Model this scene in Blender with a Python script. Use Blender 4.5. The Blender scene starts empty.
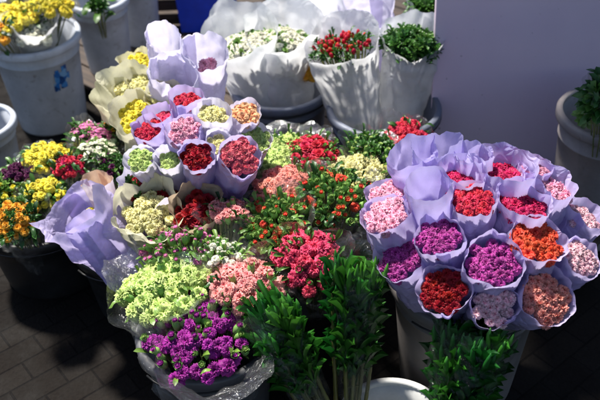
import bpy, bmesh, math, random
from mathutils import Vector, Matrix, Quaternion, noise
PI = math.pi; R_ = math.radians
sc = bpy.context.scene; C = sc.collection
random.seed(7)

# ------------------------------------------------------------------ camera
CAM = Vector((0, 0, 2.0)); PITCH = R_(38); ROLL = R_(2.2); LENS = 50.0; FPX = 600*LENS/36
F0 = Vector((0, math.cos(PITCH), -math.sin(PITCH)))
r0 = Vector((1, 0, 0)); u0 = Vector((0, math.sin(PITCH), math.cos(PITCH)))
RX = r0*math.cos(ROLL) - u0*math.sin(ROLL); UY = u0*math.cos(ROLL) + r0*math.sin(ROLL)
cd = bpy.data.cameras.new('camera'); cam = bpy.data.objects.new('camera', cd); C.objects.link(cam)
cam.matrix_world = Matrix.Translation(CAM) @ Matrix((RX, UY, -F0)).transposed().to_4x4()
cd.lens = LENS; cd.sensor_width = 36; cd.clip_end = 500; cd.clip_start = .05
cd.dof.use_dof = True; cd.dof.focus_distance = 2.15; cd.dof.aperture_fstop = 3.5
sc.camera = cam

# ------------------------------------------------------------------ light
SUN_EL, SUN_AZ = R_(62), R_(-38)          # azimuth measured from +Y towards +X
sd = Vector((math.sin(SUN_AZ)*math.cos(SUN_EL), math.cos(SUN_AZ)*math.cos(SUN_EL), math.sin(SUN_EL)))
w = bpy.data.worlds.new('World'); sc.world = w; w.use_nodes = True
nt = w.node_tree; sky = nt.nodes.new('ShaderNodeTexSky'); sky.sky_type = 'NISHITA'; sky.sun_disc = False
sky.sun_elevation = SUN_EL; sky.sun_rotation = SUN_AZ
bg = nt.nodes['Background']; bg.inputs['Strength'].default_value = .06
nt.links.new(sky.outputs[0], bg.inputs['Color'])
sl = bpy.data.lights.new('sun', 'SUN'); sl.energy = 4.6; sl.angle = R_(5); sl.color = (1, .95, .87)
so = bpy.data.objects.new('sun', sl); C.objects.link(so); so.rotation_euler = sd.to_track_quat('Z', 'Y').to_euler()
sc.view_settings.view_transform = 'Standard'; sc.view_settings.look = 'None'
sc.view_settings.exposure = 0.95; sc.view_settings.gamma = 1

# ------------------------------------------------------------------ helpers
def ray(px, py): return F0 + RX*((px-300)/FPX) + UY*((200-py)/FPX)
def P(px, py, z):
    d = ray(px, py); t = (z-CAM.z)/d.z
    return CAM + d*t
def W(p, wpx): return wpx*(p-CAM).dot(F0)/FPX      # metres spanned by wpx photo pixels at point p

def tag(o, label=None, cat=None, group=None, kind=None):
    if label: o['label'] = label
    if cat: o['category'] = cat
    if group: o['group'] = group
    if kind: o['kind'] = kind
    return o
def empty(name, loc, q=None):
    o = bpy.data.objects.new(name, None); C.objects.link(o); o.location = loc; o.empty_display_size = .05
    if q is not None: o.rotation_mode = 'QUATERNION'; o.rotation_quaternion = q
    return o
class MB:
    def __init__(s): s.v = []; s.f = []; s.m = []; s.t = []
    def add(s, vs, fs, mi=0, ts=None):
        n = len(s.v); s.v += [tuple(v) for v in vs]; s.f += [tuple(i+n for i in f) for f in fs]; s.m += [mi]*len(fs)
        s.t += list(ts) if ts else [0.0]*len(vs)
    def mesh(s, name, mats, smooth=True):
        me = bpy.data.meshes.new(name); me.from_pydata(s.v, [], s.f)
        for m in (mats if isinstance(mats, (list, tuple)) else [mats]): me.materials.append(m)
        me.polygons.foreach_set('material_index', s.m)
        me.polygons.foreach_set('use_smooth', [smooth]*len(s.f))
        a = me.attributes.new('t', 'FLOAT', 'POINT'); a.data.foreach_set('value', s.t)
        me.update(); return me
    def build(s, name, mats, parent=None, smooth=True):
        return link(name, s.mesh(name, mats, smooth), parent)
def link(name, me, parent=None):
    o = bpy.data.objects.new(name, me); C.objects.link(o)
    if parent: o.parent = parent
    return o
def grid(mb, nu, nv, fn, mi=0, closed=False, tfn=None):
    vs = []; ts = []
    for j in range(nv+1):
        for i in range(nu+(0 if closed else 1)):
            vs.append(fn(i/nu, j/nv)); ts.append(tfn(i/nu, j/nv) if tfn else 0.0)
    n = nu if closed else nu+1; fs = []
    for j in range(nv):
        for i in range(nu):
            a = j*n+i; b = j*n+(i+1) % n if closed else j*n+i+1
            fs.append((a, b, b+n, a+n))
    mb.add(vs, fs, mi, ts)
def lathe(mb, prof, seg=48, mi=0, cx=0, cy=0, tri=0):
    n = len(prof)-1
    def fn(u, v):
        k = min(n, int(round(v*n))); r, z = prof[k]
        return (cx+r*math.cos(u*2*PI), cy+r*math.sin(u*2*PI), z)
    grid(mb, seg, n, fn, mi, True)
def tube(mb, pts, r, seg=6, mi=0, t=0.0, rib=0):
    n = len(pts); vs = []; fs = []
    for i, p in enumerate(pts):
        p = Vector(p); d = (Vector(pts[min(i+1, n-1)])-Vector(pts[max(i-1, 0)])).normalized()
        a = d.orthogonal().normalized() if i == 0 else (a - d*a.dot(d)).normalized()
        b = d.cross(a); rr = r[i] if isinstance(r, (list, tuple)) else r
        for k in range(seg):
            vs.append(p + a*rr*math.cos(2*PI*k/seg) + b*rr*math.sin(2*PI*k/seg))
    for i in range(n-1):
        for k in range(seg):
            fs.append((i*seg+k, i*seg+(k+1) % seg, (i+1)*seg+(k+1) % seg, (i+1)*seg+k))
    fs.append(tuple(range(seg))[::-1]); fs.append(tuple((n-1)*seg+k for k in range(seg)))
    mb.add(vs, fs, mi, [t]*len(vs))
def box(mb, a, b, mi=0, M=None, bev=0):
    vs = [Vector((x, y, z)) for z in (a[2], b[2]) for y in (a[1], b[1]) for x in (a[0], b[0])]
    if M: vs = [M @ v for v in vs]
    mb.add(vs, [(0, 2, 3, 1), (4, 5, 7, 6), (0, 1, 5, 4), (2, 6, 7, 3), (0, 4, 6, 2), (1, 3, 7, 5)], mi)
def bevel(o, wd=.004, seg=2):
    m = o.modifiers.new('bevel', 'BEVEL'); m.width = wd; m.segments = seg; m.limit_method = 'ANGLE'
    return o

# ------------------------------------------------------------------ materials
def N(nt, t, **kw):
    n = nt.nodes.new(t)
    for k, v in kw.items():
        if k in n.inputs: n.inputs[k].default_value = v
        else: setattr(n, k, v)
    return n
def newmat(name):
    m = bpy.data.materials.new(name); m.use_nodes = True; nt = m.node_tree
    return m, nt, nt.nodes['Principled BSDF'], nt.nodes['Material Output']
def ramp(nt, fac, stops):
    r = nt.nodes.new('ShaderNodeValToRGB'); el = r.color_ramp.elements
    while len(el) < len(stops): el.new(.5)
    for e, (p, c) in zip(el, stops): e.position = p; e.color = (*c, 1)
    nt.links.new(fac, r.inputs[0]); return r.outputs[0]
def mix(nt, fac, a, b, mode='MIX'):
    n = nt.nodes.new('ShaderNodeMix'); n.data_type = 'RGBA'; n.blend_type = mode
    for s, v in ((n.inputs[0], fac), (n.inputs[6], a), (n.inputs[7], b)):
        if hasattr(v, 'is_output') or isinstance(v, bpy.types.NodeSocket): nt.links.new(v, s)
        elif isinstance(v, (int, float)): s.default_value = v
        else: s.default_value = (*v, 1)
    return n.outputs[2]
def noi(nt, scale, detail=4, rough=.6, coord='Object', dist=0):
    tc = nt.nodes.new('ShaderNodeTexCoord'); n = nt.nodes.new('ShaderNodeTexNoise')
    n.inputs['Scale'].default_value = scale; n.inputs['Detail'].default_value = detail
    n.inputs['Roughness'].default_value = rough; n.inputs['Distortion'].default_value = dist
    nt.links.new(tc.outputs[coord], n.inputs['Vector']); return n.outputs[0]
def bump(nt, h, strength=.3, dist=.01):
    b = nt.nodes.new('ShaderNodeBump'); b.inputs['Strength'].default_value = strength; b.inputs['Distance'].default_value = dist
    nt.links.new(h, b.inputs['Height']); return b.outputs[0]
PET = {}
def petal(name, base, tip, mid=None, trans=.28, var=.12):
    """petal colour runs from the petal's base to its tip, plus a different tone per flower"""
    if name in PET: return PET[name]
    m, nt, p, out = newmat('petal_'+name)
    at = N(nt, 'ShaderNodeAttribute', attribute_name='t')
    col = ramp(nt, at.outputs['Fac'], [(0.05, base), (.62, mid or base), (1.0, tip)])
    oi = nt.nodes.new('ShaderNodeObjectInfo')
    hsv = nt.nodes.new('ShaderNodeHueSaturation')
    mr = N(nt, 'ShaderNodeMapRange'); nt.links.new(oi.outputs['Random'], mr.inputs[0])
    mr.inputs[3].default_value = 1-var*1.6; mr.inputs[4].default_value = 1+var*1.6
    nt.links.new(mr.outputs[0], hsv.inputs['Value'])
    m2 = N(nt, 'ShaderNodeMath', operation='MULTIPLY'); m2.inputs[1].default_value = 7.31
    nt.links.new(oi.outputs['Random'], m2.inputs[0])
    fr = N(nt, 'ShaderNodeMath', operation='FRACT'); nt.links.new(m2.outputs[0], fr.inputs[0])
    mr2 = N(nt, 'ShaderNodeMapRange'); nt.links.new(fr.outputs[0], mr2.inputs[0])
    mr2.inputs[3].default_value = .5-var*.05; mr2.inputs[4].default_value = .5+var*.05
    nt.links.new(mr2.outputs[0], hsv.inputs['Hue'])
    col = mix(nt, 1.0, col, ramp(nt, noi(nt, 2.2, 3, .6), [(.36, (.62,)*3), (.6, (1.08,)*3)]), 'MULTIPLY'); nt.links.new(col, hsv.inputs['Color'])
    nt.links.new(hsv.outputs[0], p.inputs['Base Color']); p.inputs['Roughness'].default_value = .55
    p.inputs['Specular IOR Level'].default_value = .25
    tr = nt.nodes.new('ShaderNodeBsdfTranslucent'); nt.links.new(hsv.outputs[0], tr.inputs[0])
    ms = nt.nodes.new('ShaderNodeMixShader'); ms.inputs[0].default_value = trans
    nt.links.new(p.outputs[0], ms.inputs[1]); nt.links.new(tr.outputs[0], ms.inputs[2]); nt.links.new(ms.outputs[0], out.inputs[0])
    PET[name] = m; return m
def leafmat(name, a, b, rough=.42, trans=.25):
    m, nt, p, out = newmat(name)
    n = noi(nt, 14, 3); col = ramp(nt, n, [(.35, a), (.65, b)])
    at = N(nt, 'ShaderNodeAttribute', attribute_name='t')
    col = mix(nt, at.outputs['Fac'], col, tuple(min(1, c*1.9+.01) for c in b))
    oi = nt.nodes.new('ShaderNodeObjectInfo'); hs = nt.nodes.new('ShaderNodeHueSaturation'); mr = nt.nodes.new('ShaderNodeMapRange')
    nt.links.new(oi.outputs['Random'], mr.inputs[0]); mr.inputs[3].default_value = .65; mr.inputs[4].default_value = 1.4; nt.links.new(mr.outputs[0], hs.inputs['Value'])
    mr = nt.nodes.new('ShaderNodeMapRange'); nt.links.new(oi.outputs['Random'], mr.inputs[0]); mr.inputs[3].default_value = .515; mr.inputs[4].default_value = .475; nt.links.new(mr.outputs[0], hs.inputs['Hue'])
    nt.links.new(col, hs.inputs['Color']); col = hs.outputs[0]
    nt.links.new(col, p.inputs['Base Color']); p.inputs['Roughness'].default_value = rough
    tr = nt.nodes.new('ShaderNodeBsdfTranslucent'); nt.links.new(col, tr.inputs[0])
    ms = nt.nodes.new('ShaderNodeMixShader'); ms.inputs[0].default_value = trans
    nt.links.new(p.outputs[0], ms.inputs[1]); nt.links.new(tr.outputs[0], ms.inputs[2]); nt.links.new(ms.outputs[0], out.inputs[0])
    return m
def paper(name, col, inner=None, trans=.3, clear=0.0, rough=.5, fiber=.10):
    m, nt, p, out = newmat(name)
    n = noi(nt, 9, 5, .6); c2 = tuple(c*.86 for c in col)
    c = ramp(nt, n, [(.3, c2), (.7, col)])
    if inner:
        g = nt.nodes.new('ShaderNodeNewGeometry'); c = mix(nt, g.outputs['Backfacing'], c, inner)
    nt.links.new(c, p.inputs['Base Color']); p.inputs['Roughness'].default_value = rough; p.inputs['Specular IOR Level'].default_value = .35
    vt = nt.nodes.new('ShaderNodeTexVoronoi'); vt.feature = 'DISTANCE_TO_EDGE'; vt.inputs['Scale'].default_value = 30
    tc = nt.nodes.new('ShaderNodeTexCoord'); n3 = nt.nodes.new('ShaderNodeTexNoise'); n3.inputs['Scale'].default_value = 8
    nt.links.new(tc.outputs['Object'], n3.inputs['Vector'])
    ad = mix(nt, .12, (0, 0, 0), (0, 0, 0)); va = N(nt, 'ShaderNodeVectorMath', operation='MULTIPLY_ADD')
    va.inputs[1].default_value = (.25, .25, .25); nt.links.new(n3.outputs['Color'], va.inputs[0]); nt.links.new(tc.outputs['Object'], va.inputs[2])
    nt.links.new(va.outputs[0], vt.inputs['Vector'])
    b = bump(nt, vt.outputs[0], .8, fiber*.07); nt.links.new(b, p.inputs['Normal'])
    tr = nt.nodes.new('ShaderNodeBsdfTranslucent'); nt.links.new(c, tr.inputs[0])
    ms = nt.nodes.new('ShaderNodeMixShader'); ms.inputs[0].default_value = trans
    nt.links.new(p.outputs[0], ms.inputs[1]); nt.links.new(tr.outputs[0], ms.inputs[2]); s = ms.outputs[0]
    if clear:
        tp = nt.nodes.new('ShaderNodeBsdfTransparent'); m3 = nt.nodes.new('ShaderNodeMixShader'); m3.inputs[0].default_value = clear
        nt.links.new(s, m3.inputs[1]); nt.links.new(tp.outputs[0], m3.inputs[2]); s = m3.outputs[0]
    nt.links.new(s, out.inputs[0]); return m
def film(name, milk=.05, rough=.12, edge=.45):
    m, nt, p, out = newmat(name); nt.nodes.remove(p)
    tp = nt.nodes.new('ShaderNodeBsdfTransparent'); gl = N(nt, 'ShaderNodeBsdfGlossy', Roughness=rough)
    df = nt.nodes.new('ShaderNodeBsdfDiffuse'); df.inputs[0].default_value = (.8, .82, .85, 1)
    b = bump(nt, noi(nt, 26, 4, .65, dist=1.2), .9, .02); nt.links.new(b, gl.inputs['Normal'])
    lw = N(nt, 'ShaderNodeLayerWeight', Blend=.35); nt.links.new(b, lw.inputs['Normal'])
    mr = N(nt, 'ShaderNodeMapRange'); nt.links.new(lw.outputs['Fresnel'], mr.inputs[0]); mr.inputs[3].default_value = .03; mr.inputs[4].default_value = edge
    a = nt.nodes.new('ShaderNodeMixShader'); a.inputs[0].default_value = milk
    nt.links.new(tp.outputs[0], a.inputs[1]); nt.links.new(df.outputs[0], a.inputs[2])
    c = nt.nodes.new('ShaderNodeMixShader'); nt.links.new(mr.outputs[0], c.inputs[0])
    nt.links.new(a.outputs[0], c.inputs[1]); nt.links.new(gl.outputs[0], c.inputs[2]); nt.links.new(c.outputs[0], out.inputs[0])
    return m
def plastic(name, col, dirt=(.12, .10, .08), amount=.5, rough=.4, sss=0):
    m, nt, p, out = newmat(name)
    a = noi(nt, 5, 6, .7); b = noi(nt, 30, 3, .7)
    c = ramp(nt, a, [(.35, tuple(x*.72 for x in col)), (.6, col)])
    sp = ramp(nt, b, [(.60, (0, 0, 0)), (.72, (amount,)*3)])
    c = mix(nt, sp, c, dirt)
    nt.links.new(c, p.inputs['Base Color'])
    rr = ramp(nt, a, [(.3, (rough*.8,)*3), (.7, (min(1, rough*1.5),)*3)]); nt.links.new(rr, p.inputs['Roughness'])
    nt.links.new(bump(nt, noi(nt, 60, 3), .15, .003), p.inputs['Normal'])
    return m

M = {}
M['lav'] = paper('lavender_paper', (.66, .59, .92), trans=.42)
M['lav2'] = paper('pale_lavender_paper', (.80, .77, .94), trans=.45)
M['cream'] = paper('cream_paper', (.80, .78, .58), trans=.35)
M['white'] = paper('frosted_white_sleeve', (.94, .95, .98), trans=.62, clear=.12, rough=.35)
M['brown'] = paper('cream_tan_paper', (.66, .52, .36), trans=.4)
M['peachp'] = paper('peach_lined_paper', (.80, .74, .80), inner=(.85, .62, .42), trans=.4)
M['film'] = film('clear_film', .03, .14, .32)
M['film_d'] = film('clear_sleeve', .012, .12, .22)
M['leaf'] = leafmat('leaf_green', (.012, .05, .010), (.035, .12, .016))
M['leaf_d'] = leafmat('leaf_deep_green', (.004, .055, .005), (.016, .13, .010), rough=.4)
M['leaf_l'] = leafmat('leaf_light_green', (.05, .13, .02), (.12, .24, .04))
M['calyx'] = leafmat('calyx_green', (.05, .14, .03), (.12, .26, .06), rough=.5, trans=.1)
M['stem'] = leafmat('stem_green', (.07, .10, .02), (.16, .17, .04), rough=.5, trans=0)
M['rib'] = leafmat('ribbed_stem', (.03, .045, .008), (.085, .09, .02), rough=.5, trans=0)
M['bucket'] = plastic('grey_plastic', (.46, .49, .55))
M['bucket_l'] = plastic('rim_plastic', (.52, .56, .64), amount=.3)
M['bucket_d'] = plastic('dark_plastic', (.055, .055, .06), (.12, .11, .10), .3)
M['bucket_b'] = plastic('blue_grey_plastic', (.17, .19, .25))
M['bucket_w'] = plastic('white_plastic', (.62, .63, .62), (.3, .28, .24), .3)
M['bucket_g'] = plastic('taupe_grey_plastic', (.17, .155, .15))
M['bucket_m'] = plastic('charcoal_plastic', (.10, .10, .11))
M['bucket_t'] = plastic('taupe_plastic', (.30, .27, .27))
M['black'] = plastic('black_plastic', (.012, .012, .013), (.05, .05, .05), .3)
M['blue'] = plastic('blue_plastic', (.02, .07, .72), (.02, .02, .1), .2)

def pet(k):
    return {
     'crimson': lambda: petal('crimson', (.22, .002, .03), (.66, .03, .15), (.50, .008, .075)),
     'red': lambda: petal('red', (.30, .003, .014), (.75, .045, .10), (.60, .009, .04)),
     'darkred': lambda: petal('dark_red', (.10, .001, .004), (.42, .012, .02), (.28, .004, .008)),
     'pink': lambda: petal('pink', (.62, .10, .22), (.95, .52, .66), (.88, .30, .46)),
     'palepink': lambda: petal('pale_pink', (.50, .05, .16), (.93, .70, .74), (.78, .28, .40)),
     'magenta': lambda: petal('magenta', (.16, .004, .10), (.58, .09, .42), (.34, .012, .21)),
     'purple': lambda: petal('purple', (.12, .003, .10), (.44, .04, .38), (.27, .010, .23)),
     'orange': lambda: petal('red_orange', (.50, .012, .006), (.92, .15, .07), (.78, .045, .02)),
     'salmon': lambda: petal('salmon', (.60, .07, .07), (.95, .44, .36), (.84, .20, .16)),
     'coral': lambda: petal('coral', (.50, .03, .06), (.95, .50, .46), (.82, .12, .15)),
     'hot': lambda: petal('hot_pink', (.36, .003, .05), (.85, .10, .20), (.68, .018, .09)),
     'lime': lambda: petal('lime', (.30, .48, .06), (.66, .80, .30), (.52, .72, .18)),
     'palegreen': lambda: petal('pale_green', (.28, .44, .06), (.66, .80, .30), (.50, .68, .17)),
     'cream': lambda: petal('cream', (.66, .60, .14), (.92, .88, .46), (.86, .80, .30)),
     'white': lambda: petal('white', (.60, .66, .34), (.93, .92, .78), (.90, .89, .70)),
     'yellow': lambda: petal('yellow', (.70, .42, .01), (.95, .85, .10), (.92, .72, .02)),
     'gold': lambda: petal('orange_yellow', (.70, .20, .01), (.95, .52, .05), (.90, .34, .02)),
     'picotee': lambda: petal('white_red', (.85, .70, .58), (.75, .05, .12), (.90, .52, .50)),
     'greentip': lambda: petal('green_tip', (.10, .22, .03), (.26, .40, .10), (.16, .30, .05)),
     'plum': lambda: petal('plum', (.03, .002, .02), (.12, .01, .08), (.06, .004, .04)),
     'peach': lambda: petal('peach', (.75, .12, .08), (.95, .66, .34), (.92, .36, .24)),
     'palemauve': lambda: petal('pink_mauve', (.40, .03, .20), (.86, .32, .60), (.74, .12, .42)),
    }[k]()

# ------------------------------------------------------------------ flower meshes (radius about 1, facing +Z)
def petal_patch(mb, az, el, L, Wd, curl, ruf, phase, base=(0, 0, 0), nu=6, nv=4, mi=0, notch=.0, t0=0.0, t1=1.0, cup=.25):
    ca, sa = math.cos(az), math.sin(az)
    def fn(u, v):
        s = (u-.5)*2; wv = Wd*(math.sin(min(1, v*1.08)*PI*.52)**.8)
        e = el - curl*v*v
        rad = L*v*math.cos(el) - 0; x = L*v*math.cos(e); z = L*v*math.sin(e)
        y = s*wv
        edge = v*v*ruf
        z += edge*math.sin(s*7+phase)*.6 + cup*abs(s)**2*wv*.5
        x += edge*math.cos(s*9+phase*2)*.45 - abs(s)**2*.22*L*v - notch*v*v*(abs(math.sin(s*8+phase)))
        return (base[0]+x*ca-y*sa, base[1]+x*sa+y*ca, base[2]+z)
    grid(mb, nu, nv, fn, mi, tfn=lambda u, v: t0+(t1-t0)*(.1+.9*v))
def calyx(mb, r=.42, h=1.0, mi=1, z1=-.1):
    prof = [(0.01, z1-h), (r*.55, z1-h*.92), (r*.9, z1-h*.6), (r, z1-h*.3), (r*.86, z1)]
    n = 8
    grid(mb, n, 4, lambda u, v: (prof[int(round(v*4))][0]*math.cos(u*2*PI), prof[int(round(v*4))][0]*math.sin(u*2*PI), prof[int(round(v*4))][1]), mi, True, tfn=lambda u, v: .2+.6*v)
def carnation(seed, ruf=.2, dens=1.0, open_=1.0):
    rnd = random.Random(seed); mb = MB()
    rings = [(4, 1.42, .62), (6, 1.2, .74), (8, .98, .82), (9, .72, .90), (10, .42, .98), (10, .1, 1.0)]
    for k, (n, el, L) in enumerate(rings):
        n = max(3, int(n*dens))
        for i in range(n):
            az = 2*PI*(i+rnd.uniform(-.25, .25))/n + k*.7
            petal_patch(mb, az, min(1.5, el*open_+rnd.uniform(-.14, .14)), L*rnd.uniform(.9, 1.08), .36*rnd.uniform(.85, 1.2), .5+.1*k, ruf*rnd.uniform(.7, 1.3), rnd.uniform(0, 6), (0, 0, -.28), nu=7, nv=4, notch=.07)
    calyx(mb, .34, .9, 1, -.22)
    return mb
def rose(seed):
    rnd = random.Random(seed); mb = MB()
    for k, (n, el, L, Wd) in enumerate([(3, 1.5, .8, .34), (4, 1.35, .88, .44), (5, 1.12, .95, .52), (5, .82, 1.0, .6), (6, .4, 1.02, .62)]):
        for i in range(n):
            petal_patch(mb, 2*PI*(i+rnd.uniform(-.15, .15))/n+k*.6, el+rnd.uniform(-.08, .08), L, Wd, .35+.12*k, .05, rnd.uniform(0, 6), (0, 0, -.35), nu=6, nv=5, cup=.55)
    calyx(mb, .3, .7, 1, -.3)
    return mb
def bud(seed, tipn=5, opened=.25):
    rnd = random.Random(seed); mb = MB()
    prof = [(.02, -1.1), (.22, -1.0), (.42, -.6), (.50, -.15), (.46, .2), (.36, .45)]
    grid(mb, 9, 5, lambda u, v: (prof[int(round(v*5))][0]*math.cos(u*2*PI), prof[int(round(v*5))][0]*math.sin(u*2*PI), prof[int(round(v*5))][1]), 1, True, tfn=lambda u, v: .1+.5*v)
    for i in range(5):   # sepal points
        petal_patch(mb, 2*PI*i/5, 1.35, .62, .2, .15, 0, 0, (.3*math.cos(2*PI*i/5), .3*math.sin(2*PI*i/5), .1), nu=2, nv=3, mi=1, t1=.6)
    grid(mb, 7, 4, lambda u, v: (.34*math.cos(v*PI/2)*math.cos(u*2*PI), .34*math.cos(v*PI/2)*math.sin(u*2*PI), .35+.42*math.sin(v*PI/2)), 0, True, tfn=lambda u, v: .5+.4*v)
    for k in range(2):
        for i in range(tipn):
            petal_patch(mb, 2*PI*(i+rnd.random()*.4)/tipn+k, 1.5-opened*(1.0-k*.5), .5+.1*k, .2, .3, .08, rnd.uniform(0, 6), (0, 0, .25), nu=4, nv=3)
    return mb
def berry(seed):
    rnd = random.Random(seed); mb = MB()
    def fn(u, v):
        a = v*PI; r = .5*math.sin(a)**.85*(1-.2*v); return (r*math.cos(u*2*PI), r*math.sin(u*2*PI), -.75*math.cos(a)+0)
    grid(mb, 9, 7, fn, 0, True, tfn=lambda u, v: v)
    for i in range(5):
        petal_patch(mb, 2*PI*i/5, .2, .8, .22, -.3, 0, 0, (0, 0, -.72), nu=2, nv=3, mi=1, t1=.8)
    return mb
def tuft(seed, n=14, L=1.5, Wd=.22, mi=0):
    """leafy shoot tip: narrow leaves round a short stem"""
    rnd = random.Random(seed); mb = MB()
    for i in range(n):
        k = i/n
        petal_patch(mb, i*2.4, .35+.95*k+rnd.uniform(-.15, .15), L*(1-.35*k), Wd, .25, 0, 0, (0, 0, -1.1+1.0*k), nu=2, nv=5, mi=mi, cup=.9, t1=.5)
    tube(mb, [(0, 0, -1.6), (0, 0, 0)], .07, 5, mi)
    return mb
def daisy(seed, n=16):
    rnd = random.Random(seed); mb = MB()
    for k in range(2):
        for i in range(n):
            petal_patch(mb, 2*PI*(i+.5*k)/n, .35+.3*k, 1-.15*k, .15, .3, .02, rnd.uniform(0, 6), nu=2, nv=4)
    grid(mb, 8, 3, lambda u, v: (.28*math.cos(v*PI/2)*math.cos(u*2*PI), .28*math.cos(v*PI/2)*math.sin(u*2*PI), .12+.16*math.sin(v*PI/2)), 1, True, tfn=lambda u, v: .9)
    return mb
RAW = {'carnation': [carnation(s) for s in range(4)], 'rose': [rose(s) for s in range(3)],
       'bud': [bud(s, 5, .15+.12*s) for s in range(3)], 'berry': [berry(s) for s in range(2)],
       'shoot': [tuft(s) for s in range(3)], 'daisy': [daisy(s) for s in range(2)],
       'bulb': [carnation(10+s, .1, .7, 1.35) for s in range(3)]}
NAMES = {'carnation': 'carnation_head', 'rose': 'rose_head', 'bud': 'flower_bud', 'berry': 'berry', 'shoot': 'leafy_shoot', 'daisy': 'daisy_head', 'bulb': 'half_open_flower'}
_cache = {}
def headmesh(kind, colour, i):
    raw = RAW[kind]; i %= len(raw); k = (kind, colour, i)
    if k not in _cache:
        if colour.startswith('leaf'): ms = [M[colour], M['calyx']]
        else: ms = [pet(colour), M['calyx']]
        _cache[k] = raw[i].mesh(NAMES[kind]+'_'+colour, ms)
    return _cache[k]

# ------------------------------------------------------------------ wrapping sheets
def wrap_mesh(name, L, r0, r1, mat, seed, flare=.0, rimvar=.05, crumple=.10, oval=.08, peak=.0, corners=2, start=.1, power=1.0, nu=88, nv=44, over=.6, slant=0, slantdir=0):
    rnd = random.Random(seed)
    folds = []
    for _ in range(int(26+14*crumple)):
        a0 = rnd.uniform(0, 2*PI); q0 = Vector((r1*math.cos(a0), r1*math.sin(a0), L*rnd.uniform(.25, 1.0)-.75*L))
        rad_ = Vector((math.cos(a0), math.sin(a0), 0)); tg = Vector((-math.sin(a0), math.cos(a0), 0)); t_ = rnd.uniform(0, PI)
        nv_ = tg*math.cos(t_)+Vector((0, 0, math.sin(t_)))
        folds.append((nv_, nv_.dot(q0), rnd.choice((-1, 1))*rnd.uniform(.3, 1), q0, rnd.uniform(.12, .5)*r1, rnd.uniform(.8, 2.0)*r1))
    tri = lambda x: 2*abs(((x/(2*PI)) % 1)*2-1)-1
    long_ = [(rnd.uniform(0, 2*PI), rnd.uniform(.12, .4), rnd.uniform(-1, 1), rnd.uniform(-.4, .4)) for _ in range(9)]
    ph = [rnd.uniform(0, 2*PI) for _ in range(6)]; pk = [(rnd.uniform(0, 2*PI), rnd.uniform(.5, 1.)) for _ in range(corners)]
    mb = MB()
    def fn(u, v):
        th = u*(2*PI+over); s = start+(1-start)*v
        rimz = 1 + 3.2*r1/L*rimvar*(.45*tri(2*th+ph[0])+.3*tri(3*th+ph[1])+.25*tri(7*th+ph[2])+.16*tri(13*th+ph[4])+.08*tri(29*th+ph[5]))*s**4
        for a, h in pk:
            d = abs((th-a+PI) % (2*PI)-PI); rimz += 3.2*r1/L*peak*h*max(0, 1-d/.45)*s**4
        rimz += slant*math.cos(th-slantdir)*s**3
        z = L*s*rimz
        r = r0+(r1-r0)*s**power
        r *= 1 + s*oval*math.sin(2*th+ph[3]) + s*.05*math.sin(3*th+ph[5])
        e = max(0, (s-.86)/.14)
        r += flare*r1*e*e*(.4+.6*math.sin(2*th+ph[1])+.4*math.sin(5*th+ph[2]))
        p = Vector((r*math.cos(th), r*math.sin(th), z-.75*L))
        if flare >= 0: r += .0; p = Vector((r*math.cos(th), r*math.sin(th), z-.75*L))
        d = 0
        for n, c, a, q0, w_, ext in folds:
            x_ = abs(n.dot(p)-c)
            if x_ < w_:
                e_ = (p-q0).length/ext
                if e_ < 1: d += a*.13*r1*(1-x_/w_)*(1-e_*e_)
        for a0, wd, a, tw in long_:
            q = abs((th+tw*(1-s)*2-a0+PI) % (2*PI)-PI); d += a*r1*.10*max(0, 1-q/wd)*(.25+.75*s)
        d *= crumple; lim = .2*r1*max(1, crumple); d = max(-lim*.45, min(lim, d))
        nn = noise.noise(Vector((math.cos(th)*2, math.sin(th)*2, z*14))+Vector((seed, 0, 0)))
        d += crumple*r1*.10*abs(nn)*2
        lip = max(0, (s-.965)/.035); d += .02*r1*lip*lip
        r2 = r + d - .0022*(u > 0)*0 + .0035*u
        return (r2*math.cos(th), r2*math.sin(th), z)
    grid(mb, nu, nv, fn, 0, tfn=lambda u, v: v)
    return mb.mesh(name, mat)

def leaves_mb(r, L, n, zc, size, seed, spread=.6, curl=.8):
    rnd = random.Random(seed); mb = MB()
    for i in range(n):
        rho = r*math.sqrt(rnd.random()); az = rnd.uniform(0, 2*PI)
        b = (rho*math.cos(az), rho*math.sin(az), zc+rnd.uniform(-.5, .35)*size*2)
        s = size*rnd.uniform(.6, 1.25)
        petal_patch(mb, az+rnd.gauss(0, spread), rnd.uniform(.5, 1.4), s, s*rnd.uniform(.09, .17), curl*rnd.random(), .0, 0, b, nu=2, nv=5, cup=.8, t1=rnd.uniform(0, .6))
    return mb

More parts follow.
